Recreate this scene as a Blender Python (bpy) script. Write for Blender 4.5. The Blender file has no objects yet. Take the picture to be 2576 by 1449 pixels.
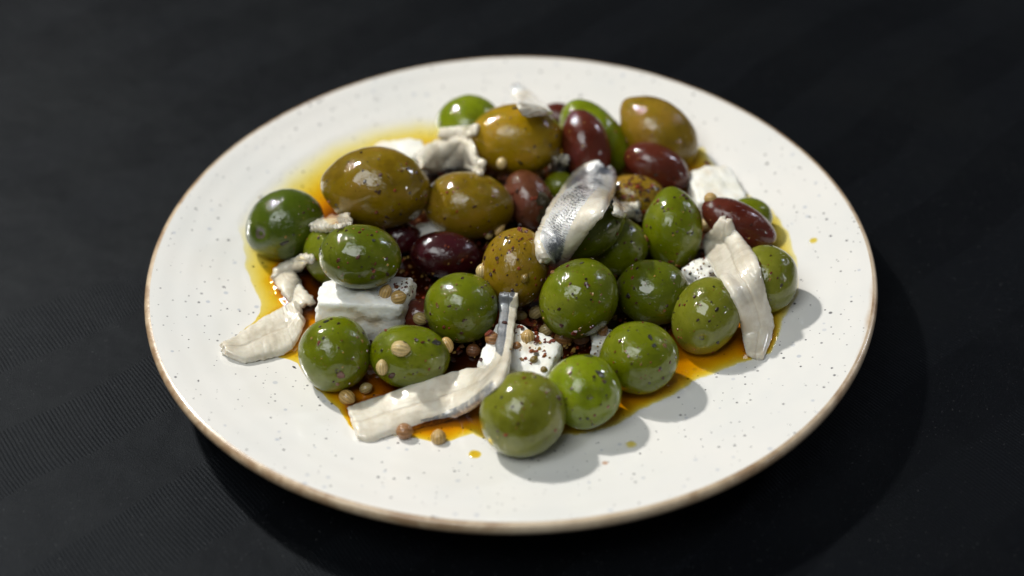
import bpy, bmesh, math, random
from mathutils import Vector, Matrix, noise
from mathutils.bvhtree import BVHTree
random.seed(11)
S = bpy.context.scene
COL = S.collection
CM = 0.01

# ------------------------------------------------------------------ camera
CO = Vector((0.0, -0.30305849, 0.26832687))
FW = Vector((0.00093807, 0.75189606, -0.65928099)).normalized()
RT = Vector((0.99977324, -0.01473076, -0.01537757)).normalized()
UP = RT.cross(FW).normalized()
FPX = 3220.0
cd = bpy.data.cameras.new('camera'); cam = bpy.data.objects.new('camera', cd); COL.objects.link(cam)
m = Matrix((RT, UP, -FW)).transposed().to_4x4(); m.translation = CO
cam.matrix_world = m
cd.sensor_width = 36; cd.lens = 45; cd.clip_start = 0.01; cd.clip_end = 50
cd.dof.use_dof = True; cd.dof.focus_distance = 0.366; cd.dof.aperture_fstop = 5.2
S.camera = cam

# ------------------------------------------------------------------ world and lamps
W = bpy.data.worlds.new("World"); S.world = W; W.use_nodes = True
bg = W.node_tree.nodes['Background']; bg.inputs[0].default_value = (0.95, 0.97, 1.0, 1); bg.inputs[1].default_value = 0.075
S.view_settings.view_transform = 'Standard'; S.view_settings.look = 'None'; S.view_settings.exposure = 0.0

def lamp(name, d, dist, size, watts, color, shape='DISK', size_y=None, target=(0, 0, .02)):
    l = bpy.data.lights.new(name, 'AREA'); l.shape = shape; l.size = size
    if size_y: l.size_y = size_y
    l.energy = watts; l.color = color
    o = bpy.data.objects.new(name, l); COL.objects.link(o)
    v = Vector(d).normalized(); o.location = Vector(target) + v * dist
    o.rotation_euler = v.to_track_quat('Z', 'Y').to_euler()
    return o
lamp('key_spot', (-.49, .47, .73), 1.5, .08, 21.5, (1, .965, .90))
lamp('second_spot', (-.56, .40, .73), 1.5, .05, 2.0, (1, .96, .9))
lamp('ceiling_panel', (-.31, -.42, .86), .75, .46, 3.0, (.965, 1.0, .985), 'RECTANGLE', .35)
lamp('side_window', (.75, .43, .51), 1.3, .07, 1.8, (.82, .86, 1.0), 'RECTANGLE', .22)
lamp('side_spot', (.90, -.37, .30), 1.3, .04, .5, (.9, .95, 1.0))

# ------------------------------------------------------------------ helpers
def ray(u, v): return FW + RT * ((u - 1288) / FPX) - UP * ((v - 724.5) / FPX)
def P(u, v, zcm):
    d = ray(u, v); return CO + d * ((zcm * CM - CO.z) / d.z)
def plate_z(rad):                       # rad in metres, height of the glazed top surface
    t = min(max((rad - .060) / .050, 0), 1)
    return .0090 + .0110 * t ** 1.7
def tag(o, label=None, cat=None, group=None, kind=None):
    if label: o['label'] = label
    if cat: o['category'] = cat
    if group: o['group'] = group
    if kind: o['kind'] = kind
    return o
SOLID = {'v': [], 'f': [], 'own': []}
BV = [None]
def solid(me, mw, name):
    b = len(SOLID['v'])
    SOLID['v'] += [mw @ v.co for v in me.vertices]
    for p in me.polygons:
        SOLID['f'].append([b + i for i in p.vertices]); SOLID['own'].append(name)
    BV[0] = None
def cast(u, v):
    if BV[0] is None: BV[0] = BVHTree.FromPolygons(SOLID['v'], SOLID['f'])
    d = ray(u, v); L = d.length
    loc, n, i, dist = BV[0].ray_cast(CO, d / L, 5)
    if loc is None: return None
    if n.dot(d) > 0: n = -n
    return loc, n, SOLID['own'][i], dist / L
def mesh(name, V, F, mat, parent=None, smooth=True, M=None, obst=True, uv=None, attrs=None):
    me = bpy.data.meshes.new(name); me.from_pydata([tuple(v) for v in V], [], F); me.validate(); me.update()
    if smooth: me.polygons.foreach_set('use_smooth', [True] * len(me.polygons))
    if attrs:
        for k, vals in attrs.items():
            a = me.attributes.new(k, 'FLOAT', 'POINT'); a.data.foreach_set('value', vals)
    me.materials.append(mat)
    o = bpy.data.objects.new(name, me); COL.objects.link(o)
    if M is not None: o.matrix_world = M
    if parent: o.parent = parent
    if obst: solid(me, M if M is not None else Matrix(), name)
    return o

class NT:
    def __init__(s, name):
        s.m = bpy.data.materials.new(name); s.m.use_nodes = True
        s.t = s.m.node_tree; s.t.nodes.clear()
        s.out = s.n('ShaderNodeOutputMaterial')
    def n(s, typ, **kw):
        x = s.t.nodes.new(typ)
        for k, v in kw.items():
            if k in ('i',):
                for a, b in v.items():
                    if hasattr(b, 'is_output') and b.is_output: s.t.links.new(b, x.inputs[a])
                    else: x.inputs[a].default_value = b
            else: setattr(x, k, v)
        return x
    def math(s, op, a, b=None, c=None, clamp=False):
        x = s.n('ShaderNodeMath', operation=op, use_clamp=clamp)
        for k, q in enumerate((a, b, c)):
            if q is None: continue
            if hasattr(q, 'is_output'): s.t.links.new(q, x.inputs[k])
            else: x.inputs[k].default_value = q
        return x.outputs[0]
    def mix(s, f, a, b, mode='MIX'):
        x = s.n('ShaderNodeMix', data_type='RGBA', blend_type=mode)
        for k, q in ((0, f), (6, a), (7, b)):
            if hasattr(q, 'is_output'): s.t.links.new(q, x.inputs[k])
            else: x.inputs[k].default_value = q if k == 0 else (*q, 1) if len(q) == 3 else q
        return x.outputs[2]
    def ramp(s, f, lo, hi):
        x = s.n('ShaderNodeMapRange', interpolation_type='SMOOTHSTEP', i={0: f, 1: lo, 2: hi, 3: 0.0, 4: 1.0}); return x.outputs[0]
    def obj(s): return s.n('ShaderNodeTexCoord').outputs['Object']
    def noise(s, vec, scale, detail=3, rough=.5, dist=0):
        return s.n('ShaderNodeTexNoise', i={'Vector': vec, 'Scale': float(scale), 'Detail': float(detail), 'Roughness': rough, 'Distortion': float(dist)}).outputs[0]
    def bump(s, h, dist, strength=1.0, normal=None):
        i = {'Height': h, 'Distance': dist, 'Strength': strength}
        if normal is not None: i['Normal'] = normal
        return s.n('ShaderNodeBump', i=i).outputs[0]
    def pbr(s, **kw):
        x = s.n('ShaderNodeBsdfPrincipled')
        for k, q in kw.items():
            nm = k.replace('_', ' ')
            if hasattr(q, 'is_output'): s.t.links.new(q, x.inputs[nm])
            else: x.inputs[nm].default_value = q
        s.t.links.new(x.outputs[0], s.out.inputs[0]); return s.m

# ------------------------------------------------------------------ materials
def mat_cloth():
    s = NT('black_satin_stripe_cloth'); c = s.obj()
    mp = s.n('ShaderNodeMapping', i={'Vector': c, 'Rotation': (0, 0, math.radians(-42))}).outputs[0]
    wob = s.noise(c, 9, 2)
    sx = s.n('ShaderNodeSeparateXYZ', i={0: mp})
    yy = s.math('ADD', sx.outputs[1], s.math('MULTIPLY', wob, .03))
    band = s.math('SINE', s.math('MULTIPLY', yy, 2 * math.pi / .046))
    bm = s.ramp(band, -.06, .06)
    mp2 = s.n('ShaderNodeMapping', i={'Vector': c, 'Rotation': (0, 0, math.radians(-127))}).outputs[0]
    sx2 = s.n('ShaderNodeSeparateXYZ', i={0: mp2})
    yw = s.math('ADD', sx2.outputs[1], s.math('MULTIPLY', wob, .02))
    rib = s.math('SINE', s.math('MULTIPLY', yw, 2 * math.pi / .00105))
    xr = s.math('SINE', s.math('MULTIPLY', sx2.outputs[0], 2 * math.pi / .0007))
    rib = s.math('ADD', rib, s.math('MULTIPLY', xr, .45))
    fine = s.noise(c, 2600, 2, .8)
    h = s.math('ADD', s.math('MULTIPLY', s.math('MULTIPLY', rib, bm), .28), s.math('MULTIPLY', fine, 1.1))
    ribc = s.math('ADD', s.math('MULTIPLY', rib, .5), .5, clamp=True)
    lum = s.math('MULTIPLY', ribc, s.math('MULTIPLY', bm, .42))
    lum = s.math('ADD', lum, s.math('MULTIPLY', s.ramp(fine, .45, .75), .55), clamp=True)
    big = s.noise(c, 14, 3, .6)
    colr = s.mix(lum, (.0008, .0010, .0015), (.0044, .0053, .0070))
    colr = s.mix(s.ramp(big, .40, .75), colr, (.0028, .0032, .0036))
    spark = s.ramp(s.noise(c, 1500, 1, .5), .70, .80)
    colr = s.mix(spark, colr, (.035, .036, .038))
    nb = s.bump(h, .0002, .5)
    nb = s.bump(s.noise(c, 30, 3), .004, .35, nb)
    return s.pbr(Base_Color=colr, Roughness=.5, Normal=nb, Specular_IOR_Level=.085, Specular_Tint=(.75, .86, 1.0, 1), Sheen_Weight=.07, Sheen_Roughness=.35, Sheen_Tint=(.75, .85, 1.0, 1))

def plate_speckle(s, c, base):
    dist = s.n('ShaderNodeVectorMath', operation='ADD', i={0: c, 1: (0, 0, 0)}).outputs[0]
    col = base
    for sc, thr, size, colr, off in ((260, .81, .088, (.05, .05, .065), 0), (360, .76, .070, (.09, .09, .11), 3.3), (150, .87, .065, (.03, .028, .035), 7.7), (210, .84, .12, (.50, .52, .56), 11.1), (42, .93, .065, (.42, .22, .12), 5.5)):
        mp = s.n('ShaderNodeMapping', i={'Vector': c, 'Location': (off, off * .7, 0), 'Scale': (1, 1, 0.0)}).outputs[0]
        v = s.n('ShaderNodeTexVoronoi', voronoi_dimensions='2D', i={'Vector': mp, 'Scale': float(sc), 'Randomness': 1.0})
        r = s.n('ShaderNodeSeparateColor', i={0: v.outputs['Color']}).outputs
        gate = s.math('GREATER_THAN', r[0], thr)
        rad = s.math('MULTIPLY', s.math('ADD', r[1], .35), size)
        e = s.math('SUBTRACT', 1.0, s.ramp(s.math('DIVIDE', v.outputs['Distance'], rad), .6, 1.25))
        col = s.mix(s.math('MULTIPLY', s.math('MULTIPLY', e, gate), s.math('ADD', .55, s.math('MULTIPLY', r[2], .45))), col, colr)
    return col
def mat_plate():
    s = NT('speckled_cream_glaze'); c = s.obj()
    big = s.noise(c, 22, 4, .6)
    base = s.mix(s.ramp(big, .35, .7), (.74, .725, .695), (.69, .69, .672))
    col = plate_speckle(s, c, base)
    sx = s.n('ShaderNodeSeparateXYZ', i={0: c}).outputs
    rad = s.math('SQRT', s.math('ADD', s.math('MULTIPLY', sx[0], sx[0]), s.math('MULTIPLY', sx[1], sx[1])))
    n2 = s.noise(c, 60, 4, .65); n3 = s.noise(c, 12, 2, .5)
    bleed = s.math('ADD', rad, s.math('ADD', s.math('MULTIPLY', n2, .0045), s.math('MULTIPLY', s.ramp(n3, .55, .8), .0025)))
    col = s.mix(s.math('MULTIPLY', s.ramp(bleed, .1118, .1142), .8), col, (.46, .32, .19))
    rings = s.math('SINE', s.math('MULTIPLY', s.math('ADD', rad, s.math('MULTIPLY', n3, .002)), 900.0))
    nb = s.bump(s.math('ADD', s.math('MULTIPLY', rings, .25), s.math('MULTIPLY', s.noise(c, 45, 3), 3.0)), .00025, .45)
    return s.pbr(Base_Color=col, Roughness=.16, Normal=nb, Specular_IOR_Level=.5, Coat_Weight=.4, Coat_Roughness=.05)
def mat_rim():
    s = NT('bare_brown_rim'); c = s.obj()
    n = s.noise(c, 170, 5, .7); n2 = s.noise(c, 28, 3, .6)
    col = s.mix(s.ramp(n, .35, .7), (.30, .19, .105), (.54, .42, .28))
    col = s.mix(s.math('MULTIPLY', s.ramp(n2, .45, .7), .6), col, (.66, .56, .43))
    return s.pbr(Base_Color=col, Roughness=.33, Normal=s.bump(n, .0004, .5), Coat_Weight=.35, Coat_Roughness=.12)
def mat_olive():
    s = NT('wet_olive_skin'); c = s.obj()
    oi = s.n('ShaderNodeObjectInfo'); rnd = oi.outputs['Random']; base = oi.outputs['Color']
    cc = s.n('ShaderNodeVectorMath', operation='ADD', i={0: c, 1: s.n('ShaderNodeCombineXYZ', i={0: s.math('MULTIPLY', rnd, 7.0), 1: rnd, 2: rnd}).outputs[0]}).outputs[0]
    n1 = s.noise(cc, 90, 3, .6); n2 = s.noise(cc, 420, 5, .7); n3 = s.noise(cc, 1500, 2, .5)
    lighter = s.n('ShaderNodeHueSaturation', i={'Color': base, 'Hue': .488, 'Saturation': .95, 'Value': 1.3}).outputs[0]
    darker = s.n('ShaderNodeHueSaturation', i={'Color': base, 'Hue': .492, 'Saturation': 1.1, 'Value': .58}).outputs[0]
    col = s.mix(s.ramp(n1, .48, .72), base, lighter)
    col = s.mix(s.math('MULTIPLY', s.ramp(n1, .50, .28), .8), col, darker)
    col = s.mix(s.math('MULTIPLY', s.ramp(n2, .55, .70), .60), col, darker)
    v = s.n('ShaderNodeTexVoronoi', i={'Vector': cc, 'Scale': 900.0})
    dots = s.math('SUBTRACT', 1.0, s.ramp(v.outputs['Distance'], .10, .22))
    col = s.mix(s.math('MULTIPLY', dots, .30), col, lighter)
    # oil film: patchy wetness, tiny beads
    film = s.ramp(s.noise(cc, 170, 5, .7), .46, .56)
    v2 = s.n('ShaderNodeTexVoronoi', i={'Vector': cc, 'Scale': 600.0})
    gate = s.math('GREATER_THAN', s.n('ShaderNodeSeparateColor', i={0: v2.outputs['Color']}).outputs[0], .66)
    bead = s.math('MULTIPLY', s.math('SUBTRACT', 1.0, s.ramp(v2.outputs['Distance'], .0, .26)), gate)
    hb = s.math('ADD', s.math('MULTIPLY', film, .30), s.math('ADD', s.math('MULTIPLY', bead, 1.8), s.math('MULTIPLY', n2, .06)))
    coatn = s.bump(hb, .00022, .8)
    nb = s.bump(s.math('ADD', s.math('MULTIPLY', n1, 2.0), s.math('MULTIPLY', n3, .12)), .0002, .5)
    return s.pbr(Base_Color=col, Specular_IOR_Level=.04, Roughness=s.math('ADD', .30, s.math('MULTIPLY', n2, .2)), Normal=nb, Coat_Weight=1.0, Coat_Roughness=.015, Coat_IOR=1.52, Coat_Normal=coatn,
                 Subsurface_Weight=.12, Subsurface_Radius=(1.0, .9, .25), Subsurface_Scale=.0015)
def mat_scar():
    s = NT('olive_stem_scar'); c = s.obj(); n = s.noise(c, 900, 4, .7)
    return s.pbr(Base_Color=s.mix(n, (.012, .009, .006), (.10, .08, .04)), Roughness=.35, Normal=s.bump(n, .0004, .8), Coat_Weight=.6)
def mat_feta():
    s = NT('white_crumbly_feta'); c = s.obj(); n = s.noise(c, 380, 6, .7); n2 = s.noise(c, 110, 3, .6)
    v = s.n('ShaderNodeTexVoronoi', i={'Vector': c, 'Scale': 600.0}).outputs['Distance']
    col = s.mix(s.ramp(n2, .4, .75), (.82, .82, .78), (.72, .71, .62))
    n3 = s.noise(c, 75, 3, .6); col = s.mix(s.math('MULTIPLY', s.ramp(n3, .50, .70), .55), col, (.70, .56, .36))
    h = s.math('ADD', n, s.math('MULTIPLY', v, .4))
    return s.pbr(Base_Color=col, Roughness=.42, Normal=s.bump(h, .0007, .45), Subsurface_Weight=.35, Subsurface_Radius=(1, .9, .7), Subsurface_Scale=.002, Coat_Weight=.25, Coat_Roughness=.15)
def mat_anchovy():
    s = NT('marinated_anchovy'); c = s.obj()
    U = s.n('ShaderNodeAttribute', attribute_name='along').outputs['Fac']
    V = s.n('ShaderNodeAttribute', attribute_name='across').outputs['Fac']
    K = s.n('ShaderNodeAttribute', attribute_name='skin').outputs['Fac']
    n = s.noise(c, 500, 5, .7); n2 = s.noise(c, 150, 4, .6); n4 = s.noise(c, 1600, 3, .7)
    flesh = s.mix(s.ramp(n2, .35, .7), (.73, .69, .59), (.58, .52, .41))
    flesh = s.mix(s.math('MULTIPLY', s.ramp(n, .58, .74), .35), flesh, (.45, .33, .22))
    seamd = s.math('ABSOLUTE', s.math('SUBTRACT', s.math('ADD', V, s.math('MULTIPLY', s.math('SUBTRACT', n2, .5), .16)), .53))
    seam = s.math('SUBTRACT', 1.0, s.ramp(seamd, .0, .045))
    flesh = s.mix(s.math('MULTIPLY', seam, .28), flesh, (.42, .32, .22))
    # silver skin: herringbone wrinkles running across the fillet
    vv = s.math('ABSOLUTE', s.math('SUBTRACT', V, .5))
    ph = s.math('ADD', s.math('MULTIPLY', U, 420.0), s.math('ADD', s.math('MULTIPLY', vv, 30.0), s.math('MULTIPLY', n, 16.0)))
    hat = s.math('ADD', s.math('MULTIPLY', s.math('SINE', ph), .5), .5)
    hk = s.n('ShaderNodeSeparateColor', i={0: s.n('ShaderNodeObjectInfo').outputs['Color']}).outputs[0]; hat = s.math('MULTIPLY', hat, hk)
    streak = s.math('MULTIPLY', hat, s.ramp(n4, .35, .65))
    dk = s.ramp(s.math('SUBTRACT', s.math('ADD', n2, s.math('MULTIPLY', streak, .26)), s.math('MULTIPLY', vv, .7)), .37, .66)
    silver = s.mix(dk, (.86, .87, .87), (.10, .11, .13))
    silver = s.mix(s.math('MULTIPLY', s.ramp(n4, .62, .78), .6), silver, (.9, .91, .92))
    silver = s.mix(hk, s.mix(s.ramp(n2, .35, .65), (.36, .375, .39), (.17, .18, .20)), silver)
    km = s.ramp(s.math('ADD', K, s.math('MULTIPLY', s.math('SUBTRACT', n, .5), .7)), .40, .62)
    col = s.mix(km, flesh, silver)
    fib = s.n('ShaderNodeCombineXYZ', i={0: s.math('MULTIPLY', U, 14.0), 1: s.math('MULTIPLY', V, 26.0), 2: 0.0}).outputs[0]
    h = s.math('ADD', s.math('MULTIPLY', s.noise(fib, 1.0, 4, .7), .4), s.math('ADD', s.math('MULTIPLY', n, .7), s.math('MULTIPLY', seam, -.5)))
    h = s.math('ADD', h, s.math('MULTIPLY', s.math('MULTIPLY', hat, km), .22))
    nb = s.bump(h, .00038, .55); cn = s.bump(s.noise(c, 700, 3, .6), .0002, .5)
    return s.pbr(Base_Color=col, Metallic=s.math('MULTIPLY', km, .45), Roughness=s.math('ADD', .30, s.math('MULTIPLY', n, .2)), Normal=nb, Coat_Weight=1.0, Coat_Roughness=.05, Coat_Normal=cn,
                 Subsurface_Weight=.4, Subsurface_Radius=(1, .75, .5), Subsurface_Scale=.0018)
def mat_seed():
    s = NT('coriander_seed_husk'); c = s.obj(); rnd = s.n('ShaderNodeObjectInfo'); n = s.noise(c, 900, 4, .6)
    G = s.n('ShaderNodeAttribute', attribute_name='groove').outputs['Fac']
    b = rnd.outputs['Color']; d = s.n('ShaderNodeHueSaturation', i={'Color': b, 'Value': .30, 'Saturation': 1.1}).outputs[0]
    col = s.mix(s.ramp(n, .45, .75), b, d); col = s.mix(s.math('MULTIPLY', G, .85), col, d)
    return s.pbr(Base_Color=col, Roughness=.38, Normal=s.bump(n, .0002, .5), Coat_Weight=.7, Coat_Roughness=.08)
def mat_flake():
    s = NT('dried_chili_and_pepper'); c = s.obj(); b = s.n('ShaderNodeObjectInfo').outputs['Color']; n = s.noise(c, 1400, 3, .6)
    d = s.n('ShaderNodeHueSaturation', i={'Color': b, 'Value': .35}).outputs[0]
    return s.pbr(Base_Color=s.mix(n, b, d), Roughness=.3, Normal=s.bump(n, .0003, .7), Coat_Weight=.8, Coat_Roughness=.06)
def mat_crumb():
    s = NT('mixed_spice_crumbs'); a = s.n('ShaderNodeAttribute', attribute_name='tone').outputs['Fac']
    r = s.n('ShaderNodeValToRGB', i={0: a}); e = r.color_ramp.elements
    e[0].position = 0; e[0].color = (.012, .007, .005, 1); e[1].position = 1; e[1].color = (.42, .25, .06, 1)
    for p, q in ((.35, (.05, .012, .006, 1)), (.6, (.22, .03, .008, 1)), (.8, (.16, .09, .02, 1))):
        k = e.new(p); k.color = q
    return s.pbr(Base_Color=r.outputs[0], Roughness=.3, Coat_Weight=.7, Coat_Roughness=.08)
def mat_oil():
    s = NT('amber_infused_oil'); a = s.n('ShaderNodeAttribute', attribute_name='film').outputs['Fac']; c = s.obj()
    gap_shade = s.math('MULTIPLY', s.math('MAXIMUM', s.math('SUBTRACT', a, 1.35), 0.0), 1.0)  # extra absorption paints the shade of the heap's gaps into the oil colour
    ch = [s.math('EXPONENT', s.math('SUBTRACT', s.math('MULTIPLY', a, -k), s.math('MULTIPLY', gap_shade, q_))) for k, q_ in ((.12, .80), (.50, .72), (3.2, .8))]
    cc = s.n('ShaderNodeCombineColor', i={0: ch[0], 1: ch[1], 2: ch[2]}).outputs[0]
    tr = s.n('ShaderNodeBsdfTransparent', i={0: cc}).outputs[0]
    nb = s.bump(s.noise(c, 130, 2), .0012, .5)
    gl = s.n('ShaderNodeBsdfGlossy', i={'Roughness': .02, 'Normal': nb, 0: (1, 1, 1, 1)}).outputs[0]
    g = s.n('ShaderNodeNewGeometry')
    dt = s.math('ABSOLUTE', s.n('ShaderNodeVectorMath', operation='DOT_PRODUCT', i={0: g.outputs['Incoming'], 1: nb}).outputs['Value'])
    fr = s.math('ADD', .036, s.math('MULTIPLY', .964, s.math('POWER', s.math('SUBTRACT', 1.0, dt, clamp=True), 5.0)), clamp=True)
    mx = s.n('ShaderNodeMixShader', i={0: fr, 1: tr, 2: gl}).outputs[0]
    s.t.links.new(mx, s.out.inputs[0]); return s.m
M = {k: globals()['mat_' + k]() for k in ('cloth', 'plate', 'rim', 'olive', 'scar', 'feta', 'anchovy', 'seed', 'flake', 'crumb', 'oil')}

# ------------------------------------------------------------------ tablecloth
N = 120; V = []; F = []
for j in range(N + 1):
    for i in range(N + 1):
        fx = (i / N - .5) * 2; fy = (j / N - .5) * 2
        x = 1.6 * math.copysign(abs(fx) ** 1.8, fx); y = .3 + 1.6 * math.copysign(abs(fy) ** 1.8, fy)
        V.append((x, y, noise.noise(Vector((x * 9, y * 9, 0))) * .0011 - .0011))
for j in range(N):
    for i in range(N):
        a = j * (N + 1) + i; F.append((a, a + 1, a + N + 2, a + N + 1))
o = mesh('tablecloth', V, F, M['cloth']); tag(o, 'black satin tablecloth with woven diagonal stripes under the plate', None, None, 'structure')

# ------------------------------------------------------------------ plate
plate = bpy.data.objects.new('plate', None); COL.objects.link(plate); plate.location = (0, .0018, 0)
tag(plate, 'round speckled cream stoneware plate with bare brown rim on the black cloth', 'plate')
def rim_r(th): return .1095 * (1 - .0075 * math.sin(3 * th) + .0018 * math.sin(5 * th + 1))
def lathe(name, prof, mat, seg=256, close=False):
    V = []; F = []
    for (r, z) in prof:
        for k in range(seg):
            th = 2 * math.pi * k / seg
            f = rim_r(th) / .1095; f = 1 + (f - 1) * min(1, max(0, (r - .04) / .06))
            wz = .0004 * math.sin(2 * th + .6) * min(1, r / .1)
            V.append((r * f * math.cos(th), r * f * math.sin(th), z + wz))
    n = len(prof)
    for j in range(n - 1):
        for k in range(seg):
            a = j * seg + k; b = j * seg + (k + 1) % seg
            F.append((a, b, b + seg, a + seg))
    return mesh(name, V, F, mat, plate)
top = [(.0001, .009)] + [(.112 * i / 60 * .965, plate_z(.112 * i / 60 * .965)) for i in range(1, 61)]
top = [(r, z) for r, z in top if r <= .1075]
zt = plate_z(.1075)
lathe('plate_body', top + [(.1083, zt + .0002)], M['plate'])
lathe('rim_edge', [(.1083, zt + .0002), (.1091, zt + .00015), (.1097, zt - .0003), (.11005, zt - .0012), (.1100, zt - .0023), (.1094, zt - .0035), (.1078, zt - .0046), (.1040, zt - .0056)], M['rim'])
lathe('plate_underside', [(.1040, zt - .0056), (.096, .0106), (.085, .0075), (.075, .0052), (.068, .0044)], M['plate'])
lathe('foot_ring', [(.068, .0044), (.0665, .0005), (.066, -.0002), (.0635, -.0002), (.062, .0030), (.0001, .0035)], M['rim'])

# ------------------------------------------------------------------ olives
# name, u, v, semi-long, semi-short, angle, z(cm), colour, point(-1/0/+1 end), pointedness, stem scar (u,v) or None, label
GR = (.108, .132, .0008); GB = (.152, .196, .0015); GD = (.048, .074, .001); GO = (.140, .150, .010); GM = (.078, .098, .001)
AM = (.170, .108, .0005); AY = (.29, .180, .0005); AB = (.21, .130, .004)
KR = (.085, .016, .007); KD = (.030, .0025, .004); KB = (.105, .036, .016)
OL = [
 ('G1', 718, 565, 98, 84, 25, 2.01, GD, -1, .05, (652, 588), 'dark green olive alone at the left edge of the oil with a brown stem hole'),
 ('G4', 843, 890, 92, 88, 90, 1.87, GR, 0, 0, (850, 937), 'round green olive in front of the large feta block, nearest the front left anchovy'),
 ('G8', 1467, 985, 92, 91, 0, 1.87, GB, 0, 0, (1484, 1000), 'bright green olive just right of the frontmost olive, spotted with black pepper'),
 ('G7', 1315, 1042, 106, 103, 40, 2.04, GO, 0, .02, None, 'frontmost pale olive green olive, slightly out of focus, touching the long anchovy'),
 ('G9', 1607, 900, 96, 89, 0, 1.85, GR, 0, 0, None, 'glossy green olive above the orange oil at front right with pepper flakes on its top'),
 ('G5', 1030, 897, 98, 78, -5, 1.74, GR, 0, 0, None, 'green olive with two tan coriander seeds on its face behind the long anchovy'),
 ('G12', 1776, 795, 97, 80, 65, 1.85, GO, 0, 0, (1765, 855), 'light green olive with a dimple left of the right hand anchovy fillet'),
 ('G13', 1925, 703, 84, 78, 80, 1.98, GO, 0, 0, None, 'pale green olive at the far right, half behind the right hand anchovy fillet'),
 ('G17', 1885, 548, 56, 50, 0, 1.68, GR, 0, 0, None, 'small green olive peeking out behind the right hand red olive'),
 ('G18', 1182, 320, 83, 77, 0, 1.94, GB, 0, 0, None, 'blurred bright green olive at the back left of the heap'),
 ('G19', 1495, 345, 105, 66, -50, 1.99, GB, 0, 0, None, 'blurred oblong green olive at the back, behind the upright red olive'),
 ('G2', 842, 638, 76, 76, 0, 1.79, GR, 0, 0, None, 'yellowish green olive mostly hidden behind the green olive on the feta'),
 ('K8', 1405, 300, 55, 40, 0, 1.60, KR, 0, 0, None, 'small blurred maroon olive glimpsed at the very back of the heap'),
 ('K6', 1058, 798, 54, 44, -20, 1.41, KR, 0, 0, None, 'small maroon olive low beside the large feta block'),
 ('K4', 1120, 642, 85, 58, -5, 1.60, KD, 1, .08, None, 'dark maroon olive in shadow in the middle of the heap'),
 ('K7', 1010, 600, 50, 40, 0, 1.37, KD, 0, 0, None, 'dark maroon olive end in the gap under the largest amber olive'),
 ('Y5', 1655, 336, 108, 78, -42, 2.15, AB, -1, .22, None, 'blurred amber olive with a pointed end at the back right'),
 ('G16', 1552, 620, 76, 72, 0, 1.76, GR, 0, 0, None, 'green olive in shade right of the olive under the silver anchovy'),
 ('K3', 1858, 562, 98, 50, -28, 2.18, KR, 0, 0, None, 'oblong red brown olive behind the right hand anchovy fillet'),
 ('G3', 906, 646, 101, 79, -5, 3.33, GM, 0, 0, None, 'green olive resting on top of the large feta block'),
 ('G6', 1161, 774, 91, 86, 0, 2.04, GR, 0, 0, None, 'round green olive left of the upturned silver anchovy tail'),
 ('G10', 1456, 752, 103, 91, 50, 2.33, GR, 0, .03, None, 'large green olive below the silver anchovy, above the spiced feta'),
 ('G11', 1643, 737, 92, 80, -10, 1.83, GM, 0, 0, None, 'green olive between the large centre one and the dimpled light one'),
 ('Y2', 1178, 517, 108, 82, -5, 2.12, AM, 1, .04, None, 'amber olive under the crumpled anchovy, second of the amber ones from the left'),
 ('Y4', 1297, 672, 97, 82, 80, 2.42, AB, 0, .03, None, 'amber olive in the centre covered in chili flakes and beads of oil'),
 ('Y6', 1600, 498, 78, 56, -10, 1.60, AB, 0, 0, None, 'brownish yellow olive caked with spices in the hollow at the back'),
 ('K5', 1330, 505, 78, 58, -62, 1.72, KB, 0, .04, None, 'chocolate brown olive with a torn dark end left of the silver anchovy'),
 ('G20', 1408, 468, 40, 34, 20, 1.75, GR, 0, 0, None, 'end of a green olive glimpsed between the brown olive and the silver anchovy'),
 ('G14', 1693, 577, 98, 72, 92, 1.97, GR, 1, .16, None, 'green olive standing on end with a pointed top, right of centre'),
 ('K2', 1652, 420, 86, 53, -27, 1.90, KR, 0, 0, None, 'oblong red brown olive lying in front of the pointed amber olive'),
 ('Y3', 1297, 352, 115, 86, 0, 2.70, AY, 0, 0, None, 'bright golden amber olive at the top of the heap'),
 ('K1', 1474, 372, 94, 59, 102, 2.49, KR, 0, .04, None, 'upright red brown olive at the back of the heap'),
 ('G15', 1470, 578, 98, 70, 20, 2.84, GM, 1, .12, None, 'dark green olive draped with the silver anchovy'),
 ('Y1', 948, 473, 130, 99, -5, 2.91, AM, -1, .14, None, 'largest amber olive with a pointed left end, raised above the green ones'),
]
OLV = {}
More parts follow.
